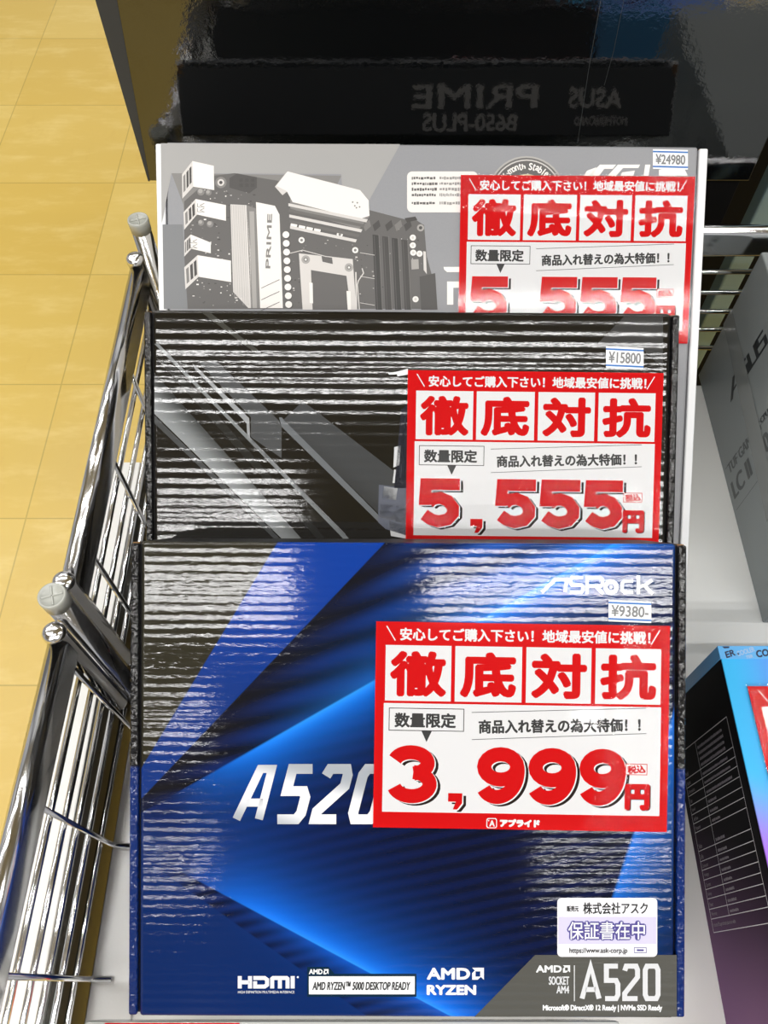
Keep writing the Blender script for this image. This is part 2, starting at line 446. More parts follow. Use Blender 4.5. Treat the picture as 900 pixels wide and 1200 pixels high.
# A520 headline, slanted
q = Print(pm1, 1)
for ch, x0, x1 in (('A', 277, 308), ('5', 325, 351), ('2', 369, 394), ('0', 412, 437)):
    q.strokes((x0, 901, x1, 960), LETTER[ch], 9.5 if ch == 'A' else 11.5, p_silver, slant=.26)
q.build('headline_lettering', b1)
# maker's name
q = Print(pm1, 1); S = 4.1
q.strokes((635, 679, 662, 694), [([(0, 0), (.5, 1), (1, 1), (1, 0)], False)], S, p_white, .15)
q.strokes((668.5, 677, 683, 694), [([(1, 1), (.12, 1), (0, .85), (0, .62), (.12, .5), (.88, .5), (1, .38), (1, .14), (.88, 0), (-.05, 0)], False)], S, p_white)
q.strokes((688, 677, 706, 694), [([(0, -.12), (0, 1), (.85, 1), (1, .86), (1, .55), (.88, .42), (.1, .42)], False), ([(.55, .42), (1.05, -.1)], False)], S, p_white)
q.line([(716+6.5*math.cos(k*PI/8), 688+6.5*math.sin(k*PI/8)) for k in range(16)], 5, p_white, True); q.disc(716, 688, 2, p_white)
q.strokes((729, 681, 742, 694), [([(1, 1), (.2, 1), (0, .8), (0, .2), (.2, 0), (1, 0)], False)], S, p_white)
q.strokes((748, 676, 765, 694), [([(0, -.12), (0, 1.1)], False), ([(.1, .38), (.45, .45), (.95, .8)], False), ([(.4, .45), (1, -.1)], False)], S, p_white)
q.build('logo', b1)
# HDMI
q = Print(pm1, 1); S = 4.6; y0, y1 = 1146, 1156
q.strokes((281, y0, 293, y1), [([(0, -.22), (0, 1.22)], False), ([(1, -.22), (1, 1.22)], False), ([(0, .5), (1, .5)], False)], S, p_white)
q.strokes((299, y0, 313, y1), [([(-.15, 1), (.8, 1), (1, .8), (1, .2), (.8, 0), (0, 0), (0, .62)], False)], S, p_white)
q.strokes((319, y0, 337, y1), [([(0, -.22), (0, .9), (.06, 1), (.94, 1), (1, .9), (1, -.22)], False), ([(.5, -.22), (.5, 1)], False)], S, p_white)
q.strokes((343, y0, 345, y1), [([(0, -.22), (0, 1.22)], False)], S, p_white); q.disc(349, 1145, 1.2, p_white, n=8)
q.text('HIGH DEFINITION MULTIMEDIA INTERFACE', (279, 1161, 345, 1164), p_white)
q.build('hdmi_logo', b1)
def amd(q, x0, y0, x1, y1, m, bold=0.):
    h = y1-y0; q.text('AMD', (x0, y0, x1-h*1.15, y1), m, bold)
    X0 = x1-h*.98
    q.poly([(X0, y0), (x1, y0), (x1, y1), (x1-h*.3, y1-h*.3), (x1-h*.3, y0+h*.3), (X0+h*.3, y0+h*.3)], m)
    q.poly([(X0, y1-h*.55), (X0+h*.28, y1-h*.82), (X0+h*.28, y1-h*.26), (X0+h*.75, y1-h*.26), (X0+h*.45, y1), (X0, y1)], m)
q = Print(pm1, 1)
q.poly([(360, 1133), (385, 1133), (392, 1141), (488, 1141), (488, 1168), (360, 1168)], p_teal)
q.rect(362, 1144, 486, 1165, p_white, .5); q.l = 2; amd(q, 362, 1135.5, 385, 1141.5, p_white, .3)
q.text('AMD RYZEN™ 5000 DESKTOP READY', (366, 1150, 481, 1160), ink_black, .3, .2, dl=1)
q.build('ryzen_badge', b1)
q = Print(pm1, 1); amd(q, 500, 1134, 567, 1148, p_white, .9)
q.text('RYZEN', (500, 1154, 558, 1166), p_white, .9); q.build('processor_logo', b1)
q = Print(pm1, 1); q.poly([(627, 1119), (793, 1119), (793, 1191.5), (556, 1191.5)], p_grey)
q.l = 2; amd(q, 628, 1131, 668, 1139.5, p_white, .5)
q.text('SOCKET', (643, 1144, 667, 1154), p_lgrey, .3); q.text('AM4', (652, 1155, 667, 1164), p_lgrey, .3)
q.line([(673, 1131), (673, 1173)], 1, p_lgrey)
for ch, x0, x1 in (('A', 682, 702), ('5', 709, 724), ('2', 732, 747), ('0', 756, 771)):
    sh = LETTER[ch] if ch != 'A' else [([(0, 0), (.5, 1), (1, 0)], False), ([(.2, .28), (.8, .28)], False)]
    q.strokes((x0, 1132, x1, 1170), sh, 5.8, p_lgrey)
q.text('Microsoft® DirectX® 12 Ready | NVMe SSD Ready', (636, 1177, 776, 1186), p_white, .35)
amd_l = q; q.v = q.v; q.build('socket_panel', b1)
# warranty sticker
q = Print(pm1, 3); st_w = material('sticker_white', (240, 240, 246), .35)
q.rrect(653, 1052, 770, 1121, 5, st_w); q.l = 4
q.rect(654, 1074, 769, 1106, material('sticker_lilac', (205, 200, 232), .4))
q.l = 5; iv = material('sticker_violet', (74, 66, 140), .5)
q.text('株式会社アスク', (683, 1057, 759, 1071), ink_black, .3); q.text('販売元', (664, 1061, 678, 1068), ink_black, .2)
q.text('保証書在中', (664, 1078, 757, 1102), iv, 2.6); q.l = 6; q.text('保証書在中', (665.6, 1079.6, 755.4, 1100.4), st_w, .15)
q.text('https://www.ask-corp.jp', (667, 1110, 735, 1118), ink_black, .15); q.frame(743, 1110, 757, 1116, .6, iv); q.rect(746, 1112, 754, 1114, iv)
q.build('warranty_sticker', b1, 'white and lilac warranty sticker')

def price_sticker(pm, x0, y0, x1, y1, txt, parent, skew=0.):
    q = Print(pm, 3); dy = skew
    q.poly([(x0, y0), (x1, y0+dy), (x1, y1+dy), (x0, y1)], card_white)
    q.l = 4; w_ = (y1-y0)
    q.poly([(x0, y0+w_*.08), (x1, y0+w_*.08+dy), (x1, y0+w_*.16+dy), (x0, y0+w_*.16)], tag_blue)
    q.poly([(x0, y1-w_*.16), (x1, y1-w_*.16+dy), (x1, y1-w_*.08+dy), (x0, y1-w_*.08)], tag_blue)
    q.text(txt, (x0+3, y0+w_*.26, x1-3, y1-w_*.24+dy*.5), tag_grey, .35, rot=dy/(x1-x0))
    q.build('price_sticker', parent, 'small white price sticker with blue lines')
price_sticker(pm1, 713, 703, 763, 728, '¥9380-', b1, 2)

# ---- black box in the middle
blk = black_gloss('black_ridged_print', (27, 25, 21), PITCH2, .00008, .18, 1.1)
b2, M2, pm2, W2 = mobo_box('motherboard_box', 'ridged black box with diagonal silver stripes, second in the row', 365, .4652, 33.75, 164, 793.5, .272, .050, .4, black_side, blk, black_in)
def prt2(col, name): return black_gloss(name, col, PITCH2, .00008, .2, 1.1)
def band_mat(name, dark, lite, x1, y1, x2, y2, wpx):       # printed stripe that brightens towards one edge
    def f():
        x, y, z = coords(); ax, _, az = pm2(x1, y1, 0); bx, _, bz = pm2(x2, y2, 0)
        l = math.hypot(bx-ax, bz-az); d = (z-az)*((bx-ax)/l) - (x-ax)*((bz-az)/l)
        return mixc(lite, dark, sm(d, 0., wpx*.468/FPX))
    return material(name, None, .08, colfn=f, bumpfn=ridges(PITCH2, .000024, .3))
q = Print(pm2, 1)
q.poly([(181, 437), (354, 632), (331, 632), (181, 485)], band_mat('stripe_a', (44, 46, 46), (140, 144, 146), 181, 485, 331, 632, 34))
q.poly([(181, 487), (329, 632), (322, 632), (181, 496)], prt2((70, 72, 73), 'stripe_f'))
q.poly([(182, 418), (208, 432), (382, 632), (372, 632)], prt2((36, 36, 34), 'stripe_b'))
q.poly([(181, 403), (186, 403), (410, 632), (403, 632)], prt2((122, 126, 128), 'stripe_c'))
q.poly([(226, 426), (292, 490), (293, 513), (405, 626), (404, 628), (290, 514), (289, 496), (228, 432)], prt2((150, 153, 156), 'stripe_d'))
q.poly([(232, 424), (294, 489), (294, 512), (330, 537), (330, 500), (327, 493), (255, 424)], prt2((74, 76, 78), 'stripe_e'))
q.poly([(327, 489), (330, 489), (452, 612), (452, 620), (330, 500)], prt2((104, 108, 112), 'stripe_g'))
q.poly([(355, 470), (480, 566), (480, 632), (470, 628), (332, 492)], band_mat('stripe_h', (34, 34, 32), (66, 68, 70), 480, 600, 340, 480, 60))
q.build('printed_stripes', b2); q = Print(pm2, 1)
q.poly([(236, 366), (246, 366), (305, 412), (297, 412)], prt2((62, 62, 58), 'stripe_i'))
q.build('printed_stripe', b2); q = Print(pm2, 1)
q.poly([(695, 408), (732, 370), (777, 370), (777, 432), (752, 408)], prt2((60, 60, 60), 'stripe_k'))
q.build('printed_corner', b2)
q = Print(pm2, 2); g1, g2, g3 = prt2((205, 207, 210), 'print_silver'), prt2((96, 100, 112), 'print_slate'), prt2((36, 38, 48), 'print_navy')
q.poly([(470, 480), (482, 470), (482, 572), (462, 572)], g3)
q.poly([(474, 490), (476, 488), (470, 560), (466, 560)], g2); q.poly([(478, 500), (480, 498), (476, 566), (473, 566)], g2)
q.poly([(462, 524), (470, 522), (468, 545), (461, 548)], g1); q.poly([(462, 550), (472, 552), (470, 566), (460, 566)], g1)
q.poly([(444, 568), (478, 572), (478, 628), (452, 620), (443, 612)], g2)
q.poly([(446, 590), (476, 594), (476, 614), (444, 606)], g1); q.poly([(450, 570), (466, 572), (464, 586), (448, 584)], g1)
q.poly([(456, 610), (480, 618), (480, 632), (458, 628)], g1)
q.build('printed_motherboard', b2, 'printed picture of a silver circuit board corner')
price_sticker(pm2, 710, 406, 754, 431, '¥15800', b2, 2)
q = Print(pm2, 1); q.poly([(464, 436), (478, 432), (478, 439), (466, 441)], p_lgrey); q.poly([(455, 437), (466, 436), (465, 438.5), (456, 439)], p_white)
q.build('tape_scrap', b2)

# ---- grey and white box at the back of the row
def grey_art():
    x, y, z = coords(); n = noise(vec(x, y, z), 900, 2)
    return mixc((144, 145, 149), (150, 151, 155), n)
grey_lid = material('grey_print', rough=.38, colfn=grey_art, spec=.35)
b3, M3, pm3, W3 = mobo_box('motherboard_box', 'grey and white box with circuit board picture, standing behind the ridged black box', 169, .507, 36.8, 177, 826, .292, .048, .5, white_side, grey_lid, grey_in, .0056, .0010)
def g(v, n=None):
    v = int(v*.9) if v < 200 else v
    return material('grey_ink_%d' % v, (v, int(v*.985), int(v*.97)), .4, spec=.3)
A = lambda *P: [(180+x/4.5, 160+y/4.5) for x, y in P]
B = lambda *P: [(340+x/4.09, 160+y/4.09) for x, y in P]
q = Print(pm3, 1)
q.poly([(188.5, 168), (469, 169), (433, 234), (405, 290), (400, 204), (201, 203), (189.5, 262)], material('grey_ink_a', (163, 162, 161), .4))
q.poly([(201, 203), (400, 206), (360, 290), (330, 362), (226, 362), (215, 240)], material('grey_ink_b', (128, 126, 124), .4))
q.build('printed_pattern', b3); q = Print(pm3, 1)
q.poly([(190.5, 263), (214, 263), (221, 362), (192, 362)], material('grey_ink_c', (120, 122, 125), .4))
q.build('printed_band', b3)
q = Print(pm3, 2)
brown, dark, mid, lite, wht, pale = g(112), g(86), g(146), g(186), g(240), g(214)
q.poly([(216, 236), (250, 206), (275, 203), (302, 208), (345, 215), (432, 246), (478, 258), (488, 258), (497, 264), (500, 300), (508, 330), (512, 362), (220, 362), (216, 300)], brown)
q.l = 2.6
def part3(P, m, dl=0.): q.poly(P, m, dl)
rr = random.Random(3)
for k in range(150):                                       # tiny printed components
    x, y = rr.uniform(222, 300), rr.uniform(222, 358)
    s = rr.uniform(.5, 1.6); q.rect(x, y, x+s*rr.uniform(.8, 2.2), y+s, rr.choice((lite, wht, dark, dark, mid, pale)), rr.random()*.2)
for k in range(110):
    x, y = rr.uniform(334, 496), rr.uniform(268, 356)
    s = rr.uniform(.5, 1.5); q.rect(x, y, x+s*rr.uniform(.8, 2.2), y+s, rr.choice((lite, mid, dark, dark, pale)), rr.random()*.2)
q.l = 3
for top, side in (([(205, 130), (318, 155), (320, 283), (210, 265)], [(150, 200), (205, 130), (210, 265), (152, 328)]),
                  ([(222, 330), (382, 362), (382, 445), (230, 412)], [(158, 400), (222, 330), (230, 412), (162, 492)]),
                  ([(196, 517), (302, 560), (302, 616), (200, 592)], [(162, 550), (196, 517), (200, 592), (162, 634)]),
                  ([(232, 626), (408, 655), (410, 768), (238, 740)], [(162, 690), (232, 626), (238, 740), (168, 806)])):
    part3(A(*top), wht); part3(A(*side), pale)
    sx = Vector(side[0]); ex = Vector(side[1]); dn = Vector(side[3])-sx
    for k in (0.12, .42, .70):                             # socket openings
        a0 = sx.lerp(ex, k); a1 = sx.lerp(ex, k+.2)
        part3(A(*[tuple(a0+dn*.15), tuple(a1+dn*.15), tuple(a1+dn*.82), tuple(a0+dn*.82)]), dark if k > .3 else mid, .4)
for cx, cy, sc in ((250, 375, 1.), (212, 565, 1.)):        # USB port marks
    for k in (0, 1):
        q.line(A((cx-18, cy-22+k*26), (cx-18, cy-4+k*26), (cx+18, cy-2+k*26), (cx-4, cy-12+k*26), (cx+18, cy-22+k*26)), .7, mid, dl=.5)
part3(A((405, 358), (490, 362), (512, 600), (515, 905), (500, 905), (420, 820)), pale)
for k in range(9): q.line(A((412+k*8.5, 362), (428+k*9, 850 if k < 5 else 890)), .45, lite, dl=.3)
part3(A((490, 362), (540, 380), (560, 905), (512, 905)), mid); part3(A((505, 395), (530, 395), (545, 905), (522, 905)), lite, .3)
part3(A((540, 346), (640, 366), (664, 412), (682, 905), (562, 905)), wht)
q.l = 4
def t3(s, cx, cy, wdt, hgt, rot, m, b=0.): q.text(s, (cx-wdt/2, cy-hgt/2, cx+wdt/2, cy+hgt/2), m, b, rot=rot)
t3('PRIME', 180+608/4.5, 160+552/4.5, 64, 5.6, -PI/2+.035, mid, .3)
for y0 in (0, 62, 118): q.line(A((568, 800+y0), (664, 755+y0)), .7, g(98))
q.l = 3
for p in ((350, 240), (800, 645), (1175, 2)): pass
for (x, y, r_) in ((355, 243, 30),): q.disc(180+x/4.5, 160+y/4.5, r_/4.5, mid); q.disc(180+x/4.5, 160+y/4.5, r_*.6/4.5, pale, dl=.3); q.disc(180+x/4.5, 160+y/4.5, r_*.3/4.5, dark, dl=.5)
part3(A((400, 220), (440, 195), (545, 215), (545, 270), (505, 300), (400, 270)), g(92))
for k in range(3):
    for j in range(2): q.rect(180+(452+k*30)/4.5, 160+(222+j*26)/4.5, 180+(472+k*30)/4.5, 160+(240+j*26)/4.5, dark, .3)
for x, y, r_ in ((250, 292, 20), (290, 296, 16), (298, 462, 18), (250, 455, 16)): q.disc(180+x/4.5, 160+y/4.5, r_/4.5, mid); q.disc(180+(x-3)/4.5, 160+(y-4)/4.5, r_*.6/4.5, lite, dl=.3)
# big heat sink across the top
part3(B((0, 250), (40, 230), (380, 330), (380, 385), (330, 445), (0, 345)), mid)
part3(A((640, 265), (700, 190), (705, 290), (680, 310)), pale)
part3([(324, 218), (337, 201), (422, 223), (432, 235), (433, 253), (421, 257), (343, 237), (336, 224)], wht, .5)
for k in range(5):
    y0 = 320+k*27; part3(B((-8+k*2, y0), (372-k*13, y0+78-k*3), (366-k*13, y0+92-k*3), (-8+k*2, y0+14)), pale if k % 2 == 0 else g(120), .6)
for x, y in ((300, 315), (310, 333), (322, 318), (333, 338), (318, 342)): q.disc(340+x/4.09, 160+y/4.09, 1.0, mid, n=8, dl=1)
# round capacitors
for x, y in ((740, 468), (783, 477), (823, 485), (864, 493)) + tuple((698+k*1.8, 518+k*46) for k in range(9)):
    q.disc(180+x/4.5+.6, 160+y/4.5+.8, 4.4, dark); q.disc(180+x/4.5, 160+y/4.5, 4.0, wht, dl=.4)
for x, y in ((55, 497), (238, 470), (312, 545), (588, 485), (588, 522), (590, 557), (620, 562), (601, 780)):
    q.disc(340+x/4.09, 160+y/4.09, 3.6, wht, dl=.4); q.disc(340+x/4.09, 160+y/4.09, 1.6, mid if x < 400 else pale, dl=.8)
# socket
part3(B((42, 560), (300, 590), (318, 830), (60, 830)), pale); part3(B((100, 640), (270, 668), (290, 830), (108, 830)), g(112), .4)
part3(B((150, 570), (200, 575), (205, 612), (155, 600)), brown, .4); part3(B((270, 740), (290, 742), (292, 830), (276, 830)), wht, .6); part3(B((92, 700), (108, 702), (110, 800), (94, 798)), wht, .6)
for x, y in ((75, 590), (282, 628)): q.disc(340+x/4.09, 160+y/4.09, 5, lite, dl=.6); q.disc(340+x/4.09, 160+y/4.09, 2.6, mid, dl=.8); q.disc(340+x/4.09, 160+y/4.09, 1.2, wht, dl=1)
q.line(B((0, 560), (60, 545), (170, 575), (300, 590)), .9, pale, dl=.8)
q.line(B((345, 632), (352, 655), (328, 690), (322, 710), (332, 830)), 1.2, pale, dl=.6); q.line(B((315, 650), (318, 830)), 1.6, pale, dl=.6)
for y in (565, 678, 805): q.line(B((335, y-8), (405, y+4)), .6, pale, dl=.6)
# memory slots
for k in range(4):
    x = 395+k*46; part3(B((x, 470+k*8), (x+30, 474+k*8), (x+46, 830), (x+16, 830)), (g(70), g(80))[k % 2], .5)
    q.line(B((x+8, 476+k*8), (x+24, 830)), .7, g(104), dl=.8); q.line(B((x+30, 470+k*8), (x+47, 830)), .7, g(132), dl=.8)
for x in (350, 395, 455, 500, 545): part3(B((x, 425), (x+30, 400), (x+38, 430), (x+10, 455)), g(84) if x % 2 else g(138), .6)
part3(B((620, 672), (695, 655), (706, 830), (628, 830)), g(92), .6); part3(B((580, 590), (615, 588), (617, 635), (582, 638)), lite, .6); part3(B((638, 550), (650, 552), (655, 660), (640, 640)), pale, .6)
part3(B((548, 392), (600, 384), (610, 400), (560, 412)), g(80), .8); q.disc(340+625/4.09, 160+438/4.09, 4.2, lite, dl=.8); q.disc(340+625/4.09, 160+438/4.09, 2, dark, dl=1)
q.build('printed_motherboard', b3, 'printed grey picture of a motherboard')
# lettering, seal and stickers
q = Print(pm3, 2); w3 = g(246)
q.poly(B((735, 625), (830, 625), (830, 650), (752, 650), (738, 638)), w3); q.poly(B((752, 695), (830, 695), (830, 725), (782, 725), (782, 806), (752, 806)), w3)
q.build('product_lettering', b3); q = Print(pm3, 2)
for P in ([(690, 206), (703, 193), (722, 193), (718, 198), (708, 198), (702, 206)], [(712, 206), (724, 193), (750, 193), (748, 197), (730, 197), (722, 206)], [(729, 202), (744, 200), (742, 206), (727, 206)],
          [(756, 193), (762, 193), (760, 206), (754, 206)], [(772, 199), (800, 194), (806, 206), (772, 206)], [(688, 200), (699, 196), (694, 206), (684, 206)]): q.poly(P, w3)
q.build('maker_logo', b3)
q = Print(pm3, 2); q.disc(617, 228, 45, g(196), n=40); q.disc(617, 228, 43, g(120), n=40, dl=.5); q.disc(617, 228, 41, g(206), n=40, dl=.8); q.disc(617, 228, 39.5, g(110), n=40, dl=1); q.disc(617, 228, 24, material('seal_gold', (206, 192, 160), .4), n=30, dl=1.5)
for k, ch in enumerate('36-month Stable Support'):
    if ch == ' ': continue
    a = -PI/2 - .98 + k*.125; cx, cy = 617+33*math.cos(a), 228+33*math.sin(a); hh = 8.5 if ch in '36bltS' else 6
    if ch == '-': q.rect(cx-1.5, cy-.5, cx+1.5, cy+.5, w3, 2); continue
    ww = {'m': 6, 'l': 1.4, 't': 3}.get(ch, 4.2)
    q.text(ch, (cx-ww/2, cy-hh/2-(8.5-hh)/2*0, cx+ww/2, cy+hh/2), w3, .25, rot=a+PI/2, dl=2)
q.build('seal', b3, 'round grey stability seal')
q = Print(pm3, 2); q.rrect(477, 201, 560, 249, 6, g(238))
q.l = 3
for j in range(5):
    y = 209+j*6.6 + (3 if j == 4 else 0); x = 482.5
    for x1 in (510, 545):
        while x < x1:
            wdt = rr.uniform(1.2, 3.4); q.rect(x, y-rr.uniform(1.2, 2.2), x+wdt, y+rr.uniform(.6, 1.8), g(110) if x < 510 else g(170)); x += wdt+rr.uniform(.4, 1.)
        x = 515
q.build('information_sticker', b3, 'white sticker with rows of fine print')
price_sticker(pm3, 765, 175, 806, 198, '¥24980', b3, 1)
# lettering on the top edge, seen mirrored in the glossy carton behind
L3, T3 = .292, .048
def top3(u, v, l=1): return (W3*(.5-u/649), -v*T3/100, L3 + .0001*l)
q = Print(lambda u, v, l=1: top3(u, 100-v, l), 1)
q.text('PRIME', (180, 32, 345, 64), g(235), 1.0); q.text('B650-PLUS', (205, 70, 330, 94), g(235), 1.0); q.build('product_lettering', b3); q = Print(lambda u, v, l=1: top3(u, 100-v, l), 1)
q.text('MOTHERBOARD', (60, 74, 130, 86), g(215), .4); q.text('ASUS', (70, 36, 140, 64), g(235), 1.)
q.build('edge_lettering', b3)

# ------------------------------------------------------------------ red price cards (design in a 835 x 585 frame)
CW = .1465
def price_card(M, T, pm, tl, tr, price, label, zone, tilt=0., height=585):
    x0, _, z0 = pm(*tl); x1, _, z1 = pm(*tr)
    wdt = math.hypot(x1-x0, z1-z0); k = wdt/835; ang = math.atan2(z1-z0, x1-x0)
    Mc = M @ Matrix.Translation((x0, -T-.0009, z0)) @ Matrix.Rotation(-ang, 4, 'Y')
    r = empty('price_card', Mc.translation, Mc.to_euler()); tag(r, label, 'price card', 'red clearance price cards')
    mp = lambda u, v, l=1: (u*k, -.00006*l, -v*k)
    box('card', (0, 0, -height*k), (835*k, .0006, 0), card_red, r)
    q = Print(mp, 1)
    for a, b in ((28, 215), (226, 416), (428, 613), (625, 811)): q.rect(a, 66, b, 224, card_white)
    q.rect(25, 231, 813, 540, card_white); q.build('white_field', r)
    q = Print(mp, 2); q.text('安心してご購入下さい！地域最安値に挑戦！', (68, 16, 780, 53), card_white, 1.3)
    q.line([(30, 12), (55, 53)], 3.2, card_white); q.line([(806, 12), (782, 53)], 3.2, card_white); q.build('banner_lettering', r)
    q = Print(mp, 3)
    for ch, a, b in (('徹', 41, 202), ('底', 240, 400), ('対', 442, 601), ('抗', 638, 798)): q.text(ch, (a, 82, b, 212), card_red, 6.2)
    q.build('headline_lettering', r)
    q = Print(mp, 3); q.frame(41, 245, 253, 308, 2, card_shadow); q.text('数量限定', (56, 257, 231, 300), ink_black, 1.7); q.poly([(133, 308), (163, 308), (148, 340)], ink_black)
    q.line([(275, 254), (770, 234)], 1.6, ink_black); q.line([(277, 331), (772, 306)], 1.6, ink_black)
    q.text('商品入れ替えの為大特価！！', (295, 268, 756, 308), ink_black, 1.6, rot=-.028); q.build('notice_lettering', r)
    q = Print(mp, 3)
    d = price.replace(',', '')
    spots = [(38, 180)] + [(290, 430), (436, 576), (582, 716)]
    def digit(ch, a, b, m, dl, dx=0, dy=0):
        H = 352, 512; t = 40
        if ch == '5':
            P = lambda x, y: (a+x*(b-a)+dx, H[0]+y*(H[1]-H[0])+dy)
            q.poly([P(.06, 0), P(.97, 0), P(.97, .24), P(.06, .24)], m, dl); q.poly([P(.06, 0), P(.33, 0), P(.29, .55), P(.02, .55)], m, dl+.1)
            arc = [P(.02+.24, .50), P(.36, .42), P(.52, .40), P(.70, .46), P(.82, .60), P(.82, .72), P(.70, .84), P(.48, .885), P(.30, .84), P(.15, .745)]
            q.line(arc, t*.98, m, dl=dl+.2)
        else:
            def el(cx, cy, rx, ry, a0, a1, n=20): return [(a+(b-a)*(cx+rx*math.cos(math.radians(a0+(a1-a0)*k/n)))+dx, H[0]+(H[1]-H[0])*(cy+ry*math.sin(math.radians(a0+(a1-a0)*k/n)))+dy) for k in range(n+1)]
            if ch == '9':
                q.line(el(.5, .345, .335, .225, 0, 360)[:-1], t, m, True, dl)
                q.line(el(.42, .42, .425, .46, -12, 92)+el(.42, .60, .30, .28, 95, 150, 6), t, m, dl=dl+.1)
            else:
                q.line(el(.47, .30, .335, .19, 198, 440, 20), t, m, dl=dl)
                q.line(el(.49, .675, .36, .215, -85, 165, 22), t, m, dl=dl+.1)
    for pas, (m, dl, ox, oy) in enumerate(((card_shadow, 0, 11, 7), (card_white, 1, 3.5, 2.5), (card_red, 2, 0, 0))):
        for ch, (a, b) in zip(d, spots): digit(ch, a, b, m, dl, ox, oy)
        q.poly([(212+ox, 484+oy), (252+ox, 484+oy), (252+ox, 512+oy), (238+ox, 530+oy), (226+ox, 530+oy), (234+ox, 508+oy), (212+ox, 508+oy)], m, dl)
    for m, dl, ox, oy, bb in ((card_white, 2.4, 0, 0, 9), (card_shadow, 2.8, 3, 2, 5), (card_red, 3.4, 0, 0, 5)):
        q.text('円', (713, 449, 784, 524), m, bb, dl=dl, dx=ox, dy=oy)
    q.l = 5; q.rect(714, 392, 776, 424, card_white, 1); q.frame(715, 393, 775, 423, 2, card_red, 1.3); q.text('税込', (719, 396, 771, 420), card_red, 1.2, rot=-.08, dl=1.4)
    q.build('price_lettering', r)
    if height > 560:
        q = Print(mp, 2); q.rrect(322, 553, 352, 582, 6, card_white); q.rrect(324.5, 555.5, 349.5, 579.5, 5, card_red, 1); q.text('A', (330, 559, 346, 577), card_white, 1, dl=2); q.poly([(325, 559), (331, 558), (328, 563)], card_white, 2)
        q.text('アプライド', (360, 555, 474, 578), card_white, 2.2); q.build('shop_lettering', r)
    bm = bmesh.new(); bm.faces.new([bm.verts.new(p) for p in ((-4*k, -.0013, -(height-4)*k), (840*k, -.0013, -(height-4)*k), (840*k, -.0013, 6*k), (-4*k, -.0013, 6*k))])
    fo = from_bm('clear_film', bm, film_mat('clear_film', lambda x, z: zone(x/k, z/-k), tilt), r)
    return r
price_card(M1, .070, pm1, (441, 728), (784.5, 733.5), '3,999', 'red and white 3,999 yen price card taped on the blue box', lambda u, v: sm(u + v*.18 - 60., 620., 760.)*2.0)
price_card(M2, .050, pm2, (478, 434), (777, 437.5), '5,555', 'red and white 5,555 yen price card taped on the ridged black box', lambda u, v: sm(v, 325., 400.)*sm_(v, 525., 470.)*1.3, -.09)
price_card(M3, .048, pm3, (540, 205.5), (814, 207.5), '5,555', 'red and white 5,555 yen price card taped on the grey circuit board box', lambda u, v: sm_(v - u*.06, 125., 70.)*1.5, .094)

# ------------------------------------------------------------------ grey cooler box, right
GX, GY0, GY1, GH = .2704, .225, .4545, .1347
gb = tag(empty('cooler_box', (GX, GY0, ZS)), 'plain grey cooler box with dark lettering and packing tape, at right beside the wire fence', 'box')
grey_m = material('grey_carton', (142, 148, 148), .42)
box('carton', (0, 0, 0), (.40, GY1-GY0, GH), grey_m, gb, .0012)
def gm(px, py, layer=1):
    d = ray(px, py); k = GX/d.x; p = CAM + d*k - Vector((GX, GY0, ZS)); return (-.0001*layer, p.y, p.z)
gdark = material('grey_carton_ink', (44, 48, 50), .5); gmid = material('grey_carton_ink_b', (90, 94, 94), .5)
def sidetext(q, mp, t, a, b, h, m, bold=0.):               # baseline runs from a to b; both photograph points on the left face
    A_, B_ = mp(*a), mp(*b); q.map = lambda u, v, l=1: (-.0001*l, A_[1] + (B_[1]-A_[1])*u/100 + (100-v)/100*h, A_[2] + (B_[2]-A_[2])*u/100)
    q.text(t, (0, 0, 100, 100), m, bold)
q = Print(gm, 1)
sidetext(q, gm, 'TUF GAMING', (855, 556), (893, 503), .0085, gmid, .8); sidetext(q, gm, 'LC II 240', (861, 586), (905, 523), .0150, gmid, 1.6)
q.map = gm; q.line([(850, 550), (893, 490)], .5, gmid); q.line([(863, 598), (905, 540)], .5, gmid); q.line([(890, 500), (915, 470)], .5, gmid)
sidetext(q, gm, 'CPU Water Cooler', (892, 497), (935, 440), .0045, gdark, 1.)
q.build('product_lettering', gb)
q = Print(gm, 1); a_, b_ = gm(856, 472), gm(893, 414)
mpA = lambda u, v, l=1: (-.0001*l, a_[1] + (b_[1]-a_[1])*u/100 + (60-v)/60*.015, a_[2] + (b_[2]-a_[2])*u/100)
q.map = mpA
q.poly([(0, 60), (22, 0), (34, 0), (34, 8), (28, 8), (9, 60)], gdark); q.poly([(14, 34), (46, 30), (46, 37), (14, 42)], gdark)
q.line([(64, 6), (42, 6), (42, 28), (62, 28), (62, 54), (36, 54)], 8, gdark); q.line([(70, 4), (70, 54), (90, 54), (90, 4)], 8, gdark); q.line([(116, 6), (97, 6), (97, 28), (115, 28), (115, 54), (94, 54)], 8, gdark)
q.build('logo', gb)
tapem = material('packing_tape', (138, 142, 141), .18)
q = Print(gm, 3); q.poly([(848, 380), (858, 361), (913, 592), (899, 612)], tapem); q.build('packing_tape', gb, 'shiny strip of packing tape')

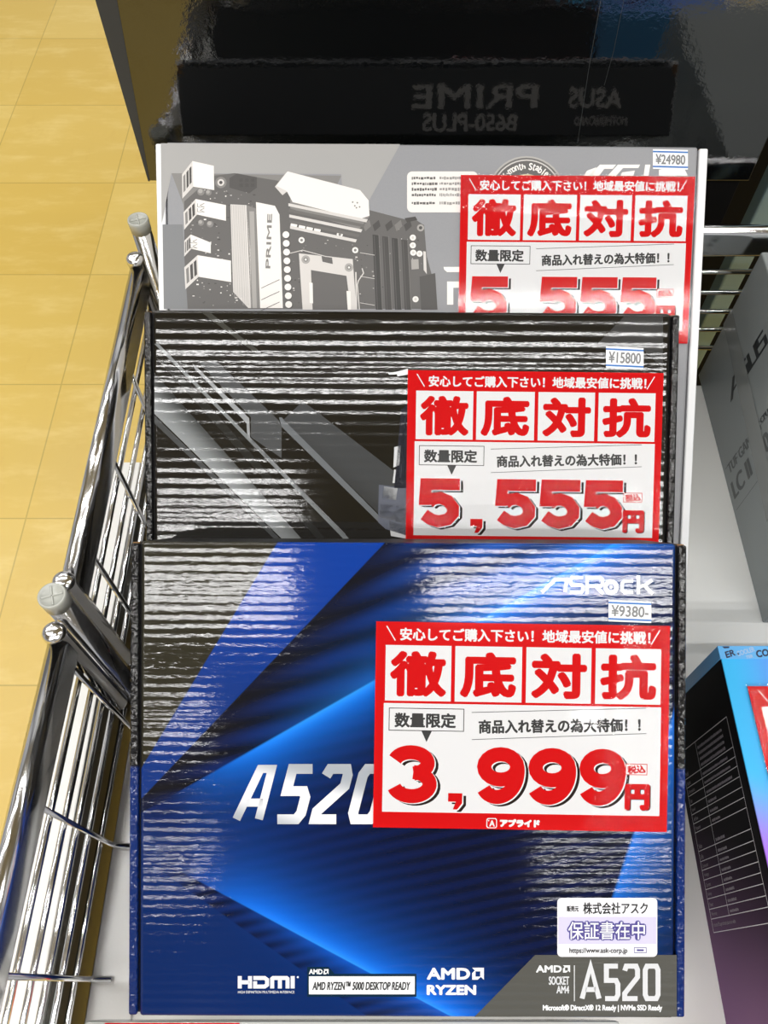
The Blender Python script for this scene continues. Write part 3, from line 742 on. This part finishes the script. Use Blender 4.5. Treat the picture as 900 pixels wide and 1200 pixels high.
# ------------------------------------------------------------------ black and blue cooler box, lower right
CX, CY1, CH = .1916, .1690, .0985
cb = tag(empty('cooler_box', (CX, CY1, ZS)), 'black cooler box with blue top and printed table, lower right of the blue box', 'box')
def cool_side():
    x, y, z = coords()
    return mixc((14, 12, 14), (128, 92, 130), sm(y*-1. - z*.55, .055, .19))
side_print = material('black_purple_print', rough=.6, colfn=cool_side, spec=.1)
def cool_top():
    x, y, z = coords(); c = mixc((34, 172, 232), (86, 132, 224), sm(x, .002, .04)); return mixc(c, (150, 96, 214), sm(y*-1. - x*.4, .066, .112))
top_print = material('blue_top_print', rough=.4, colfn=cool_top)
box('carton', (0, -.29, 0), (.16, 0, CH-.0008), side_print, cb, .0008)
box('top_panel', (0.0004, -.29, CH-.001), (.16, -.0002, CH), top_print, cb, .0003)
seal_blue = material('tape_blue', (88, 164, 222), .3)
tp = box('seal_tape', (-.0003, -.0075, CH-.075), (.16, .0003, CH+.0003), seal_blue, cb, .0002)
q = Print(lambda u, v, l=1: (u/1000, -v/1000, CH+.0003+.00006*l), 1)
navy = material('tape_navy', (22, 34, 70), .4)
pale_ink = material('tape_pale', (150, 178, 214), .4)
q.text('ER', (2.6, 2.6, 8.6, 6.4), navy, .2, .2, rot=-.3); q.disc(10.4, 4.6, .6, navy, n=8)
q.text('COOLER', (9.6, 1.6, 20.5, 4.6), pale_ink, .12, .2, rot=-.28); q.text('COOLER', (20.5, 1.0, 40, 5.4), navy, .25, .2, rot=-.16); q.text('MASTER', (44, 1.4, 62, 5.2), navy, .25, .2, rot=-.16)
q.poly([(2.2, .1), (6.5, .1), (6.0, 1.1), (3.2, 1.3)], navy); q.text('TER', (14.5, 5.3, 18.5, 7.2), pale_ink, .1, .2, rot=-.2)
q.build('tape_lettering', cb)
def cm_(px, py, layer=1):
    d = ray(px, py); k = CX/d.x; p = CAM + d*k - Vector((CX, CY1, ZS)); return (-.00008*layer, p.y, p.z)
pr, pb = cm_(851.6, 840), cm_(900, 1034)
tz = (pr[2]+pb[2])/2; ty0 = pr[1]; line_m = material('table_line', (236, 232, 235), .5); fine_m = material('table_fine', (150, 142, 148), .5)
z4 = lambda x, y: cm_(780+x/5.455, 740+y/5.455)
z5 = lambda x, y: cm_(780+x/5.0, 960+y/5.0)
rows = [z4(390, 545)[1], z4(435, 735)[1], z4(452, 795)[1], z4(467, 855)[1], z4(485, 920)[1], z4(503, 985)[1], z4(520, 1050)[1], z4(537, 1115)[1],
        z5(525, 45)[1], z5(540, 115)[1], z5(553, 175)[1], z5(570, 240)[1], z5(585, 305)[1], z5(600, 370)[1], z5(600, 445)[1], z5(600, 515)[1], z5(600, 610)[1]]
zl = min(.012, tz); zr = z4(390, 545)[2]
zm = z4(190, 712)[2]
ZL = z5(285, 678)[2]
mpt = lambda u, v, l=1: (-.00008*l, v, u)
q = Print(mpt, 1); lw = .00035
for i, y in enumerate(rows): q.line([(ZL, y), (zr, y)], lw, line_m)
q.line([(zr, rows[0]), (zr, rows[-1])], lw, line_m); q.line([(ZL, rows[0]), (ZL, rows[-1])], lw, line_m); q.line([(zm, rows[0]), (zm, rows[-2])], lw, line_m)
q.build('table_lines', cb)
q = Print(mpt, 1)
words_ = ['Model', 'Socket', 'Dimensions', 'Fan', 'Speed', 'Airflow', 'Pressure', 'Noise', 'Life', 'Connector', 'Voltage', 'Current', 'Safety', 'Power', 'Warranty']
def tx(t, z0, y0, h, wd): 
    vs, fs, asp = glyphs(t); q.raw([(z0+a*wd, y0+b*h) for a, b in vs], fs, fine_m)
for i in range(15):
    y = rows[i+1]; hgt = rows[i]-rows[i+1]; hh = min(hgt*.42, .0026)
    tx(words_[i], ZL+.002, y+.0012, hh, .0011*len(words_[i]))
    n = 4 if i == 0 else 1
    for r_ in range(n):
        zc = zm+.0022
        while zc < zm + (zr-zm)*(.8 if i < 4 else .28):
            wd = rr.uniform(.0004, .0013); yy = y+.0013+r_*.0034
            q.poly([(zc, yy), (zc+wd, yy), (zc+wd, yy+hh*rr.uniform(.4, .75)), (zc, yy+hh*.6)], fine_m); zc += wd+.00035
tx('For the latest CPU support information, please visit our website.', ZL+.002, rows[-1]+.0022, .0026, .034)
q.build('table_lettering', cb)
# its own price card, mostly out of the frame
def ctm(px, py):
    d = ray(px, py); k = (ZS+CH-HC)/d.z; return CAM + d*k
tlp = ctm(875, 805)
cc = tag(empty('price_card', (tlp.x, tlp.y, ZS+CH+.0012)), 'red and white price card lying on the blue topped cooler box at the right edge', 'price card', 'red clearance price cards')
kk = CW/835; rz = math.radians(0)
box('card', (0, -585*kk*.9, -.0005), (.085, 0, 0), card_red, cc)
q = Print(lambda u, v, l=1: (u*kk, -v*kk, .00006*l), 1); q.rect(28, 66, 215, 224, card_white); q.rect(226, 66, 416, 224, card_white); q.rect(25, 231, 480, 500, card_white); q.build('white_field', cc)
q = Print(lambda u, v, l=1: (u*kk, -v*kk, .00006*l), 2); q.line([(30, 12), (55, 53)], 3.2, card_white); q.text('安心してご購入下さい', (68, 16, 430, 53), card_white, 1.3); q.text('徹', (41, 82, 202, 212), card_red, 6); q.text('底', (240, 82, 400, 212), card_red, 6); q.build('banner_lettering', cc)
bm = bmesh.new(); add_box(bm, (-.001, -.088, .0004), (.086, .001, .0006)); from_bm('clear_film', bm, film_mat('clear_film', lambda x, z: sm(x, -.01, 0.)*.9), cc)

# ------------------------------------------------------------------ dark things behind
def scuffs():
    x, y, z = coords(); return noise(vec(x, y, z), 260, 3, .6)*.00007 + noise(vec(x, y, z), 30, 2)*.00035
gloss = material('glossy_black_film', (7, 9, 10), .05, 0, 1.0, bumpfn=scuffs)
gloss.node_tree.nodes['Principled BSDF'].inputs['IOR'].default_value = 1.6
gy = .506
gc = tag(empty('glossy_carton', (.05, gy, HC-.379)), 'large glossy black carton standing behind the row of boxes', 'box')
box('carton', (-.2215, 0, 0), (.216, .12, .26), gloss, gc, .001)
q = Print(lambda u, v, l=1: (u, -.0002*l, v), 1); zt = .379-.2515
q.poly([(-.2218, 0), (-.2205, 0), (-.2086-.0, zt), (-.1962, .26), (-.2218, .26)], grey_edge); q.build('corner_strip', gc, 'matte grey strip along the edge')
scr = material('scuff_line', (70, 74, 74), .5)
q = Print(lambda px, py, l=1: tuple(CAM + ray(px, py)*(gy/ray(px, py).y) - Vector((.05, gy + .0002*l, HC-.379))), 1)
q.line([(704, 0), (690, 80), (677, 166)], .5, scr); q.line([(731, 0), (719, 60), (708, 100)], .35, scr)
q.build('scratches', gc)
vblk = box('void_block', (-.155, gy+.004, 0), (.262, gy+.11, HC-.3795), black_matte, None, .001)  # black block added to keep the void behind the wires dark
tag(vblk, 'matte black block added for the dark void under the glossy carton, seen through the back wires', 'box')
bdrop = box('backdrop', (-.08, .70, 0), (.95, 1.1, 1.15), black_matte, None, .003)  # big black block added so the depth behind the post stays dark
tag(bdrop, 'dark cabinet added for the black depth behind the grey blue post', 'backdrop')
pt = box('upright_post', (.334, .60, 0), (.354, .618, 1.25), steel_blue, None, .002)
tag(pt, 'grey blue upright post behind the back wire fence at right', 'post')
